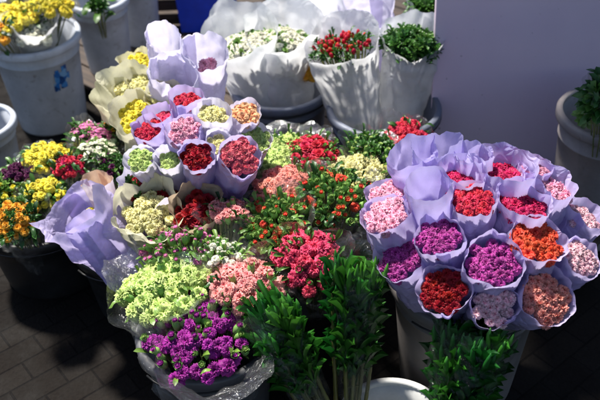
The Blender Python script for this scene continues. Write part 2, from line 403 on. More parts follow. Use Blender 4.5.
# ------------------------------------------------------------------ a bunch
UID = [0]
def bunch(name, label, cat, top, base, rad, heads=(), wrap=None, wrapname='paper_wrap', group=None, inset=.03, dome=.25, size=.012,
          dens=.8, fill=.92, leaf=0, leafmat_='leaf', leafsize=.05, stems=False, wk=None, r0=None, jitter=.25, tiltout=.7, seed=None, leafz=0, off=(0, 0)):
    """top/base: world points on the bunch's axis. heads = [(kind, colour, weight, scale)]"""
    UID[0] += 1; sd_ = seed if seed is not None else UID[0]; rnd = random.Random(sd_*13+5)
    ax = Vector(top)-Vector(base); L = ax.length
    q = ax.to_track_quat('Z', 'Y') @ Quaternion((0, 0, 1), rnd.uniform(0, 2*PI))
    e = empty(name, base, q); tag(e, label, cat, group)
    if wrap:
        kw = dict(crumple=.5, rimvar=.05); kw.update(wk or {})
        if kw.get('slant'):
            dl = q.inverted() @ Vector((.15, 1, 0)); kw['slantdir'] = math.atan2(dl.y, dl.x)
        link(wrapname, wrap_mesh(wrapname, L, r0 if r0 else rad*.5, rad, M[wrap], sd_, **kw), e)
    pts = []
    if heads:
        rf = rad*fill; n = max(3, int(1.55*dens*(rf/size)**2)); n = min(n, 98)
        tot = sum(h[2] for h in heads); kinds = []
        for h in heads: kinds += [h]*int(round(h[2]/tot*n))
        while len(kinds) < n: kinds.append(heads[0])
        rnd.shuffle(kinds)
        protos = {}
        for i in range(n):
            rho = rf*math.sqrt((i+.5)/n); a = i*2.39996+rnd.uniform(-.2, .2)
            x = rho*math.cos(a)+rnd.gauss(0, jitter*size*.6)+off[0]; y = rho*math.sin(a)+rnd.gauss(0, jitter*size*.6)+off[1]
            z = L-inset+dome*rf*(1-(rho/rf)**2)-dome*rf*.5+rnd.uniform(-1, 1)*jitter*size
            kind, colr, _, ks = kinds[i]; vi = rnd.randrange(4)
            me = headmesh(kind, colr, vi); key = me.name
            if key in protos: o = protos[key].copy(); C.objects.link(o)
            else: o = link(NAMES[kind], me); protos[key] = o
            o.name = NAMES[kind]; o.parent = e; s = 1.32*size*ks*rnd.uniform(.76, 1.2)
            o.location = (x, y, z); o.scale = (s, s, s)
            n_ = Vector((x/rf*tiltout*.6, y/rf*tiltout*.6, 1)) + Vector((rnd.gauss(0, .18), rnd.gauss(0, .18), 0))
            o.rotation_mode = 'QUATERNION'; o.rotation_quaternion = n_.to_track_quat('Z', 'Y') @ Quaternion((0, 0, 1), rnd.uniform(0, 6.28))
            pts.append((x, y, z))
    if leaf:
        leaves_mb(rad*fill, L, leaf, L-inset-leafsize*.6+leafz, leafsize, sd_+3).build('leaves', M[leafmat_], e)
    if stems:
        mb = MB()
        for (x, y, z) in pts[::max(1, len(pts)//34)]:
            k = .32
            tube(mb, [(x*k, y*k, .02), (x*k*1.1, y*k*1.1, L*.45), (x*.9, y*.9, z-size*.8)], .0022, 5)
        mb.build('stems', M['stem'], e)
    return e
def fan(c, top, k=.35, z=.04):
    """foot of a bunch whose stems stand in the bucket centred at c"""
    return Vector((c[0]+k*(top.x-c[0]), c[1]+k*(top.y-c[1]), z))

# ------------------------------------------------------------------ buckets
def bucket(label, c, h, rt, rb, mat, rim='bucket_l', z0=0, group='plastic buckets', ringz=(.82,), name='plastic_bucket', water=True, handle=True):
    e = empty(name, (c[0], c[1], z0)); tag(e, label, 'bucket', group)
    th = .004; mb = MB(); R = lambda z: rb+(rt-rb)*z/h
    prof = [(0.001, .002), (rb*.92, .002), (rb*.93, 0), (rb*.985, 0), (rb, .008)]
    for k in range(1, 5): prof.append((R(h*.2*k*.8), h*.2*k*.8))
    for rz in ringz:
        z = h*rz; prof += [(R(z)-.0, z-.006), (R(z)+.004, z-.003), (R(z)+.004, z+.003), (R(z), z+.006)]
    prof = sorted(prof, key=lambda p: p[1]) if False else prof
    prof += [(R(h-.03), h-.03)]
    inner = [(R(h)-th-.001, h-.004), (R(h*.5)-th, h*.5), (R(.012)-th, .012), (.001, .012)]
    lathe(mb, prof+[(R(h)-.001, h-.012), (R(h)-.002, h-.004)]+inner, 64); mb.build('body', M[mat], e)
    rm = MB(); a = R(h); lathe(rm, [(a, h-.03), (a+.012, h-.031), (a+.016, h-.026), (a+.016, h-.004), (a+.012, h+.002), (a-.001, h+.004), (a-.006, h), (a-.006, h-.01)], 64)
    rm.build('rim', M[rim], e)
    if handle:
        hb = MB(); pts = []
        for k in range(21):
            t = PI*k/20; pts.append(((a+.02)*math.cos(t), -(a+.02)*math.sin(t)*.96, h-.035-.0*math.sin(t)))
        # wire bail resting down the side
        for k, (x, y, z) in enumerate(pts): pts[k] = (x, y, z - .0)
        tube(hb, pts, .003, 6); o = hb.build('handle', M['black'], e); o.rotation_euler = (0, 0, .7)
        for s in (0,): pass
    if water:
        wb = MB(); lathe(wb, [(.001, h*.45), (R(h*.45)-.006, h*.45)], 40); wb.build('water', M['water'], e)
    return e
def sticker(parent, rad_fn, ang, z0, z1, half, mat, name='sticker', off=.0025):
    mb = MB(); grid(mb, 12, 8, lambda u, v: ((rad_fn(z0+(z1-z0)*v)+off)*math.cos(ang+(u-.5)*2*half), (rad_fn(z0+(z1-z0)*v)+off)*math.sin(ang+(u-.5)*2*half), z0+(z1-z0)*v))
    return mb.build(name, mat, parent)
m, nt, p, out = newmat('bucket_water'); p.inputs['Base Color'].default_value = (.03, .04, .03, 1); p.inputs['Roughness'].default_value = .05; M['water'] = m

#SETTING
# ------------------------------------------------------------------ setting
m, nt, p, out = newmat('paving')
tc = nt.nodes.new('ShaderNodeTexCoord'); mp = N(nt, 'ShaderNodeMapping'); mp.inputs['Rotation'].default_value = (0, 0, R_(-38)); nt.links.new(tc.outputs['Object'], mp.inputs[0])
br = nt.nodes.new('ShaderNodeTexBrick'); nt.links.new(mp.outputs[0], br.inputs[0])
br.inputs['Scale'].default_value = 1; br.inputs['Brick Width'].default_value = .155; br.inputs['Row Height'].default_value = .085; br.inputs['Mortar Size'].default_value = .0035
br.inputs['Mortar Smooth'].default_value = .3
br.inputs['Color1'].default_value = (.018, .015, .013, 1); br.inputs['Color2'].default_value = (.010, .008, .007, 1); br.inputs['Mortar'].default_value = (.006, .005, .005, 1)
n1 = noi(nt, 7, 6, .7); n2 = noi(nt, 90, 3, .6)
c = mix(nt, .8, br.outputs['Color'], ramp(nt, n1, [(.3, (.45, .42, .40)), (.7, (1, 1, 1))]), 'MULTIPLY')
c = mix(nt, .6, c, ramp(nt, n2, [(.35, (.6, .6, .6)), (.65, (1, 1, 1))]), 'MULTIPLY')
nt.links.new(c, p.inputs['Base Color'])
nt.links.new(ramp(nt, n1, [(.35, (.65,)*3), (.6, (.95,)*3)]), p.inputs['Roughness']); p.inputs['Specular IOR Level'].default_value = .12
ma = N(nt, 'ShaderNodeMath', operation='MULTIPLY_ADD'); ma.inputs[1].default_value = -1.0; nt.links.new(br.outputs['Fac'], ma.inputs[0]); nt.links.new(n2, ma.inputs[2])
nt.links.new(bump(nt, ma.outputs[0], .6, .006), p.inputs['Normal'])
mb = MB(); mb.add([(-60, -60, 0), (60, -60, 0), (60, 60, 0), (-60, 60, 0)], [(0, 1, 2, 3)])
tag(mb.build('paving', m, smooth=False), kind='structure')

def woodmat(name, a, b, scale=3):
    m, nt, p, out = newmat(name); tc = nt.nodes.new('ShaderNodeTexCoord'); mp = N(nt, 'ShaderNodeMapping'); mp.inputs['Scale'].default_value = (scale*.5, scale*9, scale*9)
    nt.links.new(tc.outputs['Object'], mp.inputs[0]); n = N(nt, 'ShaderNodeTexNoise', Scale=2.0, Detail=6.0); nt.links.new(mp.outputs[0], n.inputs[0])
    nt.links.new(ramp(nt, n.outputs[0], [(.3, a), (.7, b)]), p.inputs['Base Color']); p.inputs['Roughness'].default_value = .75
    nt.links.new(bump(nt, n.outputs[0], .4, .004), p.inputs['Normal']); return m
M['wood'] = woodmat('worn_wood', (.022, .014, .010), (.07, .045, .030))
M['wood_d'] = woodmat('dark_wood', (.03, .02, .014), (.08, .05, .035))

# low wooden platform behind on the left
A = P(70, 78, .09); B = P(150, 118, .09); ang = math.atan2(B.y-A.y, B.x-A.x)
pl = empty('wooden_platform', (A.x, A.y, 0), Quaternion((0, 0, 1), ang)); tag(pl, 'low wooden platform of worn boards under the back grey buckets', 'platform')
for k in range(14):
    mb = MB(); box(mb, (-.9, .006+k*.118, .068), (2.4, k*.118+.115, .09)); bevel(mb.build('board', M['wood'], pl, False), .003)
for k in range(4):
    mb = MB(); box(mb, (-.9+k*1.05, .02, 0), (-.82+k*1.05, 1.6, .066)); mb.build('bearer', M['wood_d'], pl, False)

# violet board
m, nt, p, out = newmat('violet_board'); n = noi(nt, 2.2, 5, .55); c = ramp(nt, n, [(.3, (.68, .54, .66)), (.7, (.78, .63, .74))])
sp = ramp(nt, noi(nt, 45, 2), [(.70, (0, 0, 0)), (.76, (.6,)*3)]); c = mix(nt, sp, c, (.12, .10, .14))
nt.links.new(c, p.inputs['Base Color']); p.inputs['Roughness'].default_value = .38
nt.links.new(bump(nt, noi(nt, 6, 3), .15, .01), p.inputs['Normal']); M['board'] = m
xl = P(432, 150, 0); YB = 2.60
T0 = CAM + ray(436, 60)*((YB-0)/ray(436, 60).y)
bd = empty('display_board', (T0.x, YB-.04, 0)); bd.rotation_euler = (R_(-9), 0, 0); tag(bd, 'tall plain violet board standing upright behind the right tubes', 'board')
mb = MB(); box(mb, (0, 0, .02), (.66, .028, 1.25)); bevel(mb.build('panel', M['board'], bd, False), .004)
for k in (0, 1):
    mb = MB(); box(mb, (.06+k*.48, -.012, .0), (.10+k*.48, .06, .019)); mb.build('foot', M['bucket_d'], bd, False)
mb = MB(); box(mb, (.3, .0285, .02), (.34, .058, 1.1)); mb.build('rear_brace', M['wood_d'], bd, False)

# ------------------------------------------------------------------ buckets
def rimbucket(label, px, py, z, halfpx, h, mat, z0=0, taper=.82, **kw):
    c = P(px, py, z); r = W(c, halfpx); return bucket(label, c, z-z0, r, r*taper, mat, z0=z0, **kw), c, r
m, nt, p, out = newmat('blue_sticker')
vt = nt.nodes.new('ShaderNodeTexVoronoi'); vt.inputs['Scale'].default_value = 45; tc = nt.nodes.new('ShaderNodeTexCoord'); nt.links.new(tc.outputs['Object'], vt.inputs[0])
hs = nt.nodes.new('ShaderNodeSeparateColor'); nt.links.new(vt.outputs['Color'], hs.inputs[0])
nt.links.new(ramp(nt, hs.outputs[0], [(.0, (.01, .04, .16)), (.4, (.02, .16, .50)), (.7, (.10, .32, .62)), (1, (.35, .45, .55))]), p.inputs['Base Color']); p.inputs['Roughness'].default_value = .3; M['stick'] = m
m, nt, p, out = newmat('pale_label'); nt.links.new(ramp(nt, noi(nt, 30, 4), [(.45, (.26, .30, .42)), (.62, (.16, .2, .34))]), p.inputs['Base Color']); M['lab'] = m
m, nt, p, out = newmat('label_ink'); p.inputs['Base Color'].default_value = (.02, .05, .3, 1); M['ink'] = m

def cam_ang(c): return math.atan2(-c.y, -c.x)
bk1, c1, r1 = rimbucket('grey bucket of yellow flowers with a torn blue sticker', 33, 34, .42, 43, .42, 'bucket', handle=False)
Rf = lambda z: r1*.82+(r1*.18)*z/.42
for (da, z0_, z1_, hh) in ((.45, .25, .305, .16), (.57, .295, .33, .07), (.31, .22, .26, .07), (.51, .225, .255, .09), (.37, .30, .318, .05), (.65, .26, .292, .05)):
    sticker(bk1, Rf, cam_ang(c1)+da-.05, z0_, z1_, hh, M['stick'], off=.002+.0006*hh*10)
bk2, c2, r2 = rimbucket('scuffed grey bucket on the wooden platform nearest the left', 98, -2, .44, 27, .35, 'bucket', z0=.09, handle=False)
bk3, c3, r3 = rimbucket('shaded grey bucket behind the scuffed one, on the platform', 131, -28, .44, 24, .35, 'bucket', z0=.09, handle=False)
bk0, c0, r0b = rimbucket('grey bucket cut by the left edge, with a blue mark', -22, 122, .34, 33, .34, 'bucket', handle=False)
sticker(bk0, lambda z: r0b*.82+r0b*.18*z/.34, cam_ang(c0)+.62, .12, .19, .16, M['stick'])
bk4, c4, r4 = rimbucket('blue-grey bucket with a pale label under the white wraps', 281, 84, .40, 46, .40, 'bucket_b', rim='bucket_b')
lf = lambda z: r4*.82+r4*.18*z/.40
sticker(bk4, lf, cam_ang(c4)-.24, .19, .31, .13, M['lab'], 'label')
for k, (a_, hh) in enumerate(((-.24, .06), (-.22, .09), (-.25, .05))): sticker(bk4, lf, cam_ang(c4)+a_, .28-.03*k, .288-.03*k, hh, M['ink'], 'label_print', .004)
bk5, c5, r5 = rimbucket('dark blue-grey bucket holding red berries and green sprigs', 384, 106, .40, 53, .40, 'bucket_b', rim='bucket_b')
bk6, c6, r6 = rimbucket('taupe bucket of yellow-green foliage at the right edge', 612, 112, .50, 49, .50, 'bucket_t', rim='bucket_t', handle=False)
bk7, c7, r7 = rimbucket('dark bucket holding the lavender paper tubes on the right', 468, 272, .43, 74, .43, 'bucket_g', rim='bucket_g')
bk8, c8, r8 = rimbucket('dark grey bucket under the purple and green bunches', 207, 328, .36, 66, .36, 'bucket_m', rim='bucket_m')
bk9, c9, r9 = rimbucket('white bucket cut by the bottom edge between the leafy stem bunches', 394, 424, .18, 54, .18, 'bucket_w', rim='bucket_w', handle=False)
bk10, c10, r10 = rimbucket('black bucket under the large lavender wraps', 126, 236, .28, 50, .28, 'black', rim='black')
bk11, c11, r11 = rimbucket('black bucket holding the mixed garden flowers', 40, 205, .28, 62, .28, 'black', rim='black')
bk12, c12, r12 = rimbucket('dark bucket hidden under the left lavender tubes', 200, 172, .40, 60, .40, 'bucket_d', rim='bucket_d')
bk13, c13, r13 = rimbucket('dark bucket under the coral and cream bunches', 315, 200, .36, 66, .36, 'bucket_d', rim='bucket_d')

# blue bin and a dark crate added to fill the dark recess far behind
q = P(209, 27, .09)
bb = empty('blue_bin', (q.x, q.y+.06, .09), Quaternion((0, 0, 1), -.06)); tag(bb, 'bright blue plastic bin standing behind the white wraps', 'bin')
def bin_mb(w2, d2, h, t=.006):
    mb = MB(); k = 1.12
    o = [(-w2, -d2), (w2, -d2), (w2, d2), (-w2, d2)]
    vs = [(x, y, 0) for x, y in o]+[(x*k, y*k, h) for x, y in o]+[(x*k*.95, y*k*.95, h) for x, y in o]+[(x*.95, y*.95, .01) for x, y in o]
    fs = [(3, 2, 1, 0)]
    for a, b in ((0, 4), (4, 8), (8, 12)):
        for i in range(4): j = (i+1) % 4; fs.append((a+i, a+j, b+j, b+i))
    fs.append((12, 13, 14, 15)); mb.add(vs, fs); return mb
bevel(bin_mb(.13, .12, .42).build('body', M['blue'], bb, False), .008, 3)
mb = MB()
for (a, b) in (((-.155, -.145), (.155, -.134)), ((-.155, .134), (.155, .145)), ((-.155, -.134), (-.144, .134)), ((.144, -.134), (.155, .134))): box(mb, (a[0], a[1], .40), (b[0], b[1], .425))
mb.build('rim', M['blue'], bb, False)
q = P(186, 40, .09)
cr = empty('filler_crate', (q.x-.13, q.y+.34, .09)); cr.scale = (.62, .9, .9); tag(cr, 'dark slatted wooden crate added to fill the dark gap behind the tall wraps', 'crate')
for k in range(4):
    mb = MB(); box(mb, (-.30, -.2, .01+k*.085), (.24, -.186, .075+k*.085)); bevel(mb.build('slat', M['wood_d'], cr, False), .003)
    mb = MB(); box(mb, (-.30, .186, .01+k*.085), (.24, .2, .075+k*.085)); bevel(mb.build('slat', M['wood_d'], cr, False), .003)
    for x in (-.30, .226):
        mb = MB(); box(mb, (x, -.184, .01+k*.085), (x+.014, .184, .075+k*.085)); mb.build('slat', M['wood_d'], cr, False)
for x in (-.284, .202):
    for y in (-.184, .16): mb = MB(); box(mb, (x, y, 0), (x+.022, y+.022, .345)); mb.build('post', M['wood_d'], cr, False)

# unseen awning added overhead on the right, only to shade the right edge
AZ = 2.7; ox = -sd.x/sd.z*AZ; oy = -sd.y/sd.z*AZ
aw = empty('added_shade_awning', (.60-ox, 1.45-oy, AZ)); tag(aw, 'pale canvas awning added out of view to shade the right edge', 'awning')
m, nt, p, out = newmat('shade_awning_canvas'); nt.links.new(ramp(nt, noi(nt, 6, 5), [(.3, (.30, .29, .27)), (.7, (.40, .39, .36))]), p.inputs['Base Color']); p.inputs['Roughness'].default_value = .8
mb = MB(); grid(mb, 40, 20, lambda u, v: (2.9*u, .78*v, .02*math.sin(u*31)*v+.12*v))
mb.build('canopy', m, aw)
mb = MB(); grid(mb, 90, 3, lambda u, v: (2.9*u, .010*math.sin(u*60), -.003-(.07+.02*abs(math.sin(u*40)))*v)); mb.build('valance', m, aw)
for y in (.02, .76):
    mb = MB(); tube(mb, [(2.88, y, -AZ), (2.88, y, -.02+.12*(y > .5))], .02, 10); mb.build('pole', M['bucket'], aw)
    mb = MB(); tube(mb, [(0, y, -.03+.12*(y > .5)), (2.9, y, -.03+.12*(y > .5))], .013, 8); mb.build('rail', M['bucket'], aw)

#BUNCHES
# ------------------------------------------------------------------ right cluster of lavender tubes
GR = 'lavender paper tubes of flowers in the right bucket'
right = [  # px, py, z, width px, colour, kind, inset, label, wrap extras
 (413, 150, .78, 50, None, None, 0, 'lavender paper tube with a crumpled closed top, left end of the back row', dict(rimvar=.06, crumple=1.0, oval=.2)),
 (437, 143, .80, 44, None, None, 0, 'crumpled empty lavender paper tube behind, next to the closed one', dict(rimvar=.08, crumple=1.1, oval=.2)),
 (473, 152, .80, 36, None, None, 0, 'small pale crumpled paper tube between the two back crimson tubes', dict(rimvar=.07, crumple=1.1)),
 (463, 168, .80, 44, 'crimson', 'carnation', .05, 'lavender tube with crimson flowers sunk deep below its rim, left of the widest', {}),
 (504, 161, .80, 60, 'crimson', 'carnation', .06, 'widest back tube, crimson flowers deep inside, against the violet board', dict(oval=.12)),
 (536, 164, .76, 34, 'pink', 'carnation', .02, 'narrow tube of pale pink flowers mostly hidden by the board side tubes', {}),
 (550, 180, .76, 52, 'pink', 'carnation', .035, 'tube of pink flowers leaning right below the violet board', {}),
 (527, 197, .77, 52, 'crimson', 'carnation', .035, 'tube of deep crimson flowers with a shaded inner wall, above the orange one', {}),
 (473, 198, .78, 44, 'red', 'carnation', .014, 'squarish tube filled to the rim with bright red flowers', {}),
 (428, 184, .80, 44, None, None, 0, 'upright open tube showing an empty violet inside', dict(crumple=.8)),
 (385, 191, .70, 40, 'pink', 'carnation', .008, 'half hidden tube of light pink flowers touching the cream bunch', {}),
 (384, 213, .72, 46, 'pink', 'carnation', .008, 'tube of light pink flowers at the left edge of its bucket', {}),
 (438, 234, .73, 46, 'magenta', 'carnation', .022, 'tube of magenta flowers just below the empty violet tube', {}),
 (589, 212, .66, 40, 'palepink', 'carnation', .03, 'tube tipped over to the right edge seen from its side', dict()),
 (398, 257, .64, 46, 'magenta', 'carnation', .012, 'lowest left tube of bright magenta flowers beside the green leaves', {}),
 (494, 259, .71, 54, 'magenta', 'carnation', .028, 'tube of dark magenta flowers in the middle of the cluster', {}),
 (539, 239, .72, 52, 'orange', 'carnation', .014, 'tube of red-orange flowers', {}),
 (583, 258, .66, 40, 'palepink', 'carnation', .012, 'tube of pink and white flowers at the right end above the salmon one', {}),
 (443, 290, .64, 48, 'darkred', 'carnation', .022, 'lowest dark crimson tube with a torn pointed paper lip', dict(peak=-.05)),
 (496, 304, .62, 45, 'palepink', 'carnation', .014, 'tube of pale pink and white flowers above the leafy bunch', {}),
 (549, 297, .62, 54, 'salmon', 'carnation', .014, 'large tube of salmon flowers at the lower right', {}),
]
for (px, py, z, wd, colr, kind, ins, lab, ex) in right:
    T = P(px, py, z); r = W(T, wd)/2; k = .30 if py < 175 else .12 if py < 225 else -.08 if py < 270 else -.28; b = fan(c7, T, k, .12 if k > -.2 else .16)
    wk = dict(rimvar=.04, crumple=1.15, flare=.0, oval=.05, peak=.045); wk.update(ex)
    bunch('wrapped_bouquet', lab, 'bouquet', T, b, r, [(kind, colr, 1, 1)] if kind else (), 'lav', group=GR, inset=max(.004, ins-.008), size=r*.24, dens=1.1, fill=.91, dome=.14, jitter=.15, wk=wk, r0=r*.86)

# ------------------------------------------------------------------ left cluster of lavender tubes
GL = 'lavender paper tubes of flowers in the left cluster'
left = [
 (186, 95, .74, 31, 'red', .02, 'lav', 'round tube of deep red flowers, topmost of the left cluster'),
 (158, 112, .70, 28, 'hot', .03, 'lav', 'narrow tube showing only a sliver of pinkish red beside the yellow bunch'),
 (147, 127, .68, 30, 'red', .014, 'lav', 'small tube of red flowers tilted to the left below the yellow bunch'),
 (183, 129, .72, 34, 'pink', .004, 'lav', 'tube of clear pink flowers in the left cluster'),
 (212, 110, .74, 34, 'cream', .02, 'lav2', 'open tube of yellow-green flowers beside the peach one'),
 (246, 111, .70, 32, 'peach', .008, 'lav2', 'tube of orange and pink flowers next to the blue-grey bucket'),
 (139, 158, .64, 30, 'palegreen', .006, 'lav2', 'narrow tube of pale yellow-green flowers leaning far left'),
 (168, 156, .66, 27, 'lime', .03, 'lav2', 'slim tube of light green flowers between the pale and dark red ones'),
 (197, 154, .70, 32, 'darkred', .018, 'lav', 'tube of dark red flowers with a torn paper flap'),
 (219, 141, .70, 26, 'cream', .022, 'lav2', 'small tube of olive cream flowers above the pink rose tube'),
 (241, 155, .68, 40, 'picotee', .006, 'lav', 'widest left tube, packed with pink roses edged in white'),
 (257, 137, .64, 31, 'lime', .004, 'lav2', 'tube of lime green flowers at the right side of its cluster'),
]
for (px, py, z, wd, colr, ins, pm, lab) in left:
    T = P(px, py, z); r = W(T, wd)/2; b = fan(c12, T, -.1 if py > 125 else .15, .10)
    kind = 'rose' if colr in ('picotee', 'darkred', 'peach') else 'carnation'
    bunch('wrapped_bouquet', lab, 'bouquet', T, b, r, [(kind, colr, 1, 1)], pm, group=GL, inset=ins, size=r*(.22 if colr == 'picotee' else .27), dens=1.05, fill=.88, dome=.25,
          wk=dict(rimvar=.04, crumple=1.1, flare=.0, oval=.08, peak=.045), r0=r*.84)

# tall lavender rolls and cream wraps behind the left cluster
def simple(px, py, z, wd, bpx, bpy, lab, pm, heads=(), r0k=.45, bz=.05, name='wrapped_bouquet', cat='bouquet', **kw):
    T = P(px, py, z); r = W(T, wd)/2; b = P(bpx, bpy, bz)
    return bunch(name, lab, cat, T, b, r, heads, pm, r0=r*r0k, **kw)
GC = 'paper wraps behind the left cluster'
simple(164, 36, .80, 32, 174, 140, 'tall pale lavender paper roll standing above the cream wraps', 'lav2', group=GC, r0k=.7, wk=dict(rimvar=.10, crumple=1.0, peak=.05))
simple(205, 50, .78, 42, 208, 165, 'tall open lavender wrap with a little pink inside', 'lav2', [('carnation', 'pink', 1, 1)], group=GC, r0k=.6, inset=.10, size=.016, fill=.4, wk=dict(rimvar=.12, crumple=1.0, peak=.06))
simple(172, 70, .74, 40, 180, 175, 'crushed pale lavender wrap between the two tall rolls', 'lav2', group=GC, r0k=.7, wk=dict(rimvar=.14, crumple=1.5, oval=.2, peak=.05))
simple(138, 110, .62, 46, 165, 200, 'cream paper wrap full of bright yellow flowers', 'cream', [('bulb', 'yellow', 1, 1)], group=GC, inset=.03, size=.016, dens=1.0, fill=.8, wk=dict(rimvar=.09, crumple=.9, flare=.25, peak=.05))
simple(112, 92, .58, 36, 150, 190, 'empty looking cream paper wrap at the outer left', 'cream', group=GC, wk=dict(rimvar=.1, crumple=1.0, flare=.3, peak=.06))
simple(132, 78, .62, 46, 165, 185, 'wide cream paper wrap folded over above the yellow one', 'cream', [('carnation', 'cream', 1, 1)], group=GC, inset=.05, size=.016, wk=dict(rimvar=.1, crumple=1.1, flare=.3, peak=.05))
simple(140, 58, .62, 34, 168, 170, 'small cream wrap showing yellow petals beside the tall pale roll', 'cream', [('bulb', 'yellow', 1, 1)], group=GC, inset=.015, size=.014, wk=dict(rimvar=.1, crumple=.8, flare=.2))
simple(162, 92, .64, 30, 180, 190, 'cream wrap with pale yellow petals left of the topmost red tube', 'cream', [('carnation', 'cream', 1, 1)], group=GC, inset=.015, size=.013, wk=dict(rimvar=.1, crumple=.8, flare=.2))

# large wraps on the left side
GS = 'large paper wraps at the lower left'
simple(72, 208, .52, 72, 140, 266, 'large lavender sheet wrap flaring open at the lower left', 'lav', [('daisy', 'yellow', 1, 1)], group=GS, r0k=.8, bz=.26, inset=.06, size=.016, fill=.4, wk=dict(rimvar=.04, crumple=1.1, flare=.0, peak=.22, oval=.15))
simple(82, 222, .53, 30, 128, 284, 'rolled lavender paper cone in front of the flaring sheet', 'lav', group=GS, r0k=1.05, bz=.26, wk=dict(rimvar=.03, crumple=.9, flare=.0, peak=.12))
simple(96, 180, .54, 28, 130, 262, 'pale wrap with a peach coloured inside above the lavender sheet', 'peachp', group=GS, bz=.2, wk=dict(rimvar=.05, crumple=1.0, flare=.1, peak=.2))
simple(150, 180, .56, 62, 165, 265, 'pale lavender wrap of dark plum flowers above the cream one', 'lav2', [('carnation', 'darkred', 2, 1), ('shoot', 'leaf', 1, 1)], group=GS, inset=.04, size=.015, wk=dict(rimvar=.04, crumple=1.1, flare=.05, peak=.15))
simple(148, 206, .56, 64, 165, 290, 'cream paper wrap of pale yellow flowers with a pointed front fold', 'cream', [('carnation', 'cream', 1, 1)], group=GS, inset=.04, size=.016, fill=.8, wk=dict(rimvar=.04, crumple=1.1, flare=.1, peak=-.22))
simple(196, 204, .56, 46, 200, 285, 'tan paper wrap of dark red roses behind the pink buds', 'brown', [('rose', 'darkred', 1, 1)], group=GS, inset=.03, size=.016, fill=.86, wk=dict(rimvar=.1, crumple=.9, flare=.2, peak=.05))

# ------------------------------------------------------------------ centre bunches in clear film
GF = 'film wrapped bunches in the centre'
centre = [  # px,py,z,w, bucket, heads, size, dens, leaf, label, leafmat
 (283, 152, .50, 84, c13, [('carnation', 'palegreen', 4, 1), ('bud', 'palegreen', 1, .8)], .015, .85, 50, 'bunch of pale greenish white flowers behind the red ones', 'leaf_l'),
 (310, 149, .52, 58, c13, [('rose', 'red', 4, 1), ('bud', 'red', 1, .8)], .013, .75, 60, 'bunch of bright red roses above the coral bunch', 'leaf'),
 (374, 146, .50, 56, c13, [('shoot', 'leaf', 2, 1), ('bud', 'palegreen', 2, .8)], .014, .7, 90, 'dark green bud bunch behind the cream flowers', 'leaf'),
 (362, 170, .50, 62, c13, [('carnation', 'cream', 1, 1)], .019, .75, 30, 'bunch of pale cream flowers beside the lavender tubes', 'leaf_l'),
 (282, 186, .53, 64, c13, [('carnation', 'salmon', 1, 1)], .013, 1.0, 20, 'dense round bunch of salmon coral flowers', 'leaf'),
 (335, 194, .55, 74, c13, [('bud', 'greentip', 7, 1.0), ('bud', 'orange', 4, 1.0), ('carnation', 'orange', 1.2, .9)], .0140, .9, 90, 'large bunch of green buds tipped with orange beside the lavender tubes', 'leaf'),
 (232, 208, .54, 54, c8, [('carnation', 'coral', 3, 1), ('bud', 'coral', 1, .8)], .012, .85, 30, 'small pink bunch between the tan wrap and the orange buds', 'leaf'),
 (272, 222, .54, 66, c13, [('bud', 'greentip', 7, 1.0), ('bud', 'orange', 3, 1.0), ('carnation', 'orange', 1.2, .9)], .0120, .9, 70, 'bunch of green buds with a few orange blooms, left of the hot pink', 'leaf_l'),
 (222, 250, .52, 46, c8, [('bud', 'white', 3, .9), ('bulb', 'white', 2, .8)], .0105, .95, 30, 'small bunch of closed white buds', 'leaf_l'),
 (182, 240, .50, 84, c8, [('bud', 'palemauve', 4, .8), ('carnation', 'palemauve', 1, .7)], .014, .7, 90, 'loose bunch of mauve pink buds in front of the cream wrap', 'leaf_l'),
 (163, 282, .49, 94, c8, [('carnation', 'palegreen', 5, 1), ('bud', 'palegreen', 1, .8)], .020, .95, 30, 'big bunch of pale lime green carnations', 'leaf_l'),
 (248, 280, .51, 78, c8, [('carnation', 'coral', 5, 1), ('bud', 'coral', 1, .8)], .0155, .9, 30, 'dense bunch of coral pink carnations in the lower centre', 'leaf'),
 (308, 260, .52, 72, c13, [('carnation', 'hot', 4, 1), ('bud', 'hot', 1, .8)], .0165, .8, 50, 'bunch of hot pink carnations above the dark leafy stems', 'leaf'),
 (199, 328, .46, 114, c8, [('bud', 'purple', 4, .8), ('bud', 'greentip', 1.2, .75), ('carnation', 'purple', 7, .88)], .0172, 1.2, 20, 'broad bunch of purple carnations and green buds at the bottom', 'leaf_l'),
 (408, 136, .46, 46, c5, [('carnation', 'red', 1, 1)], .014, .8, 40, 'shaded red flowers behind the crumpled lavender tubes', 'leaf'),
 (452, 150, .44, 40, c7, [('carnation', 'red', 1, 1)], .014, .8, 40, 'red flowers in the gap between the back lavender tubes', 'leaf'),
]
for (px, py, z, wd, cc, heads, size, dens, lf, lab, lm) in centre:
    T = P(px, py, z); r = W(T, wd)/2*1.04; b = fan(cc, T, .4, .05); heads = [(a, b_, c_, d_*1.13) for a, b_, c_, d_ in heads]; lf = int(lf*1.5)
    bunch('film_wrapped_bunch', lab, 'flower bunch', T, b, r, heads, 'film', 'clear_wrap', GF, inset=-.002, size=size, dens=dens, fill=.92, dome=.34, leaf=lf, leafmat_=lm, leafsize=.036,
          stems=True, wk=dict(rimvar=.07, crumple=1.3, flare=.35, peak=.10, corners=3), r0=r*.4, jitter=.5, tiltout=1.0)

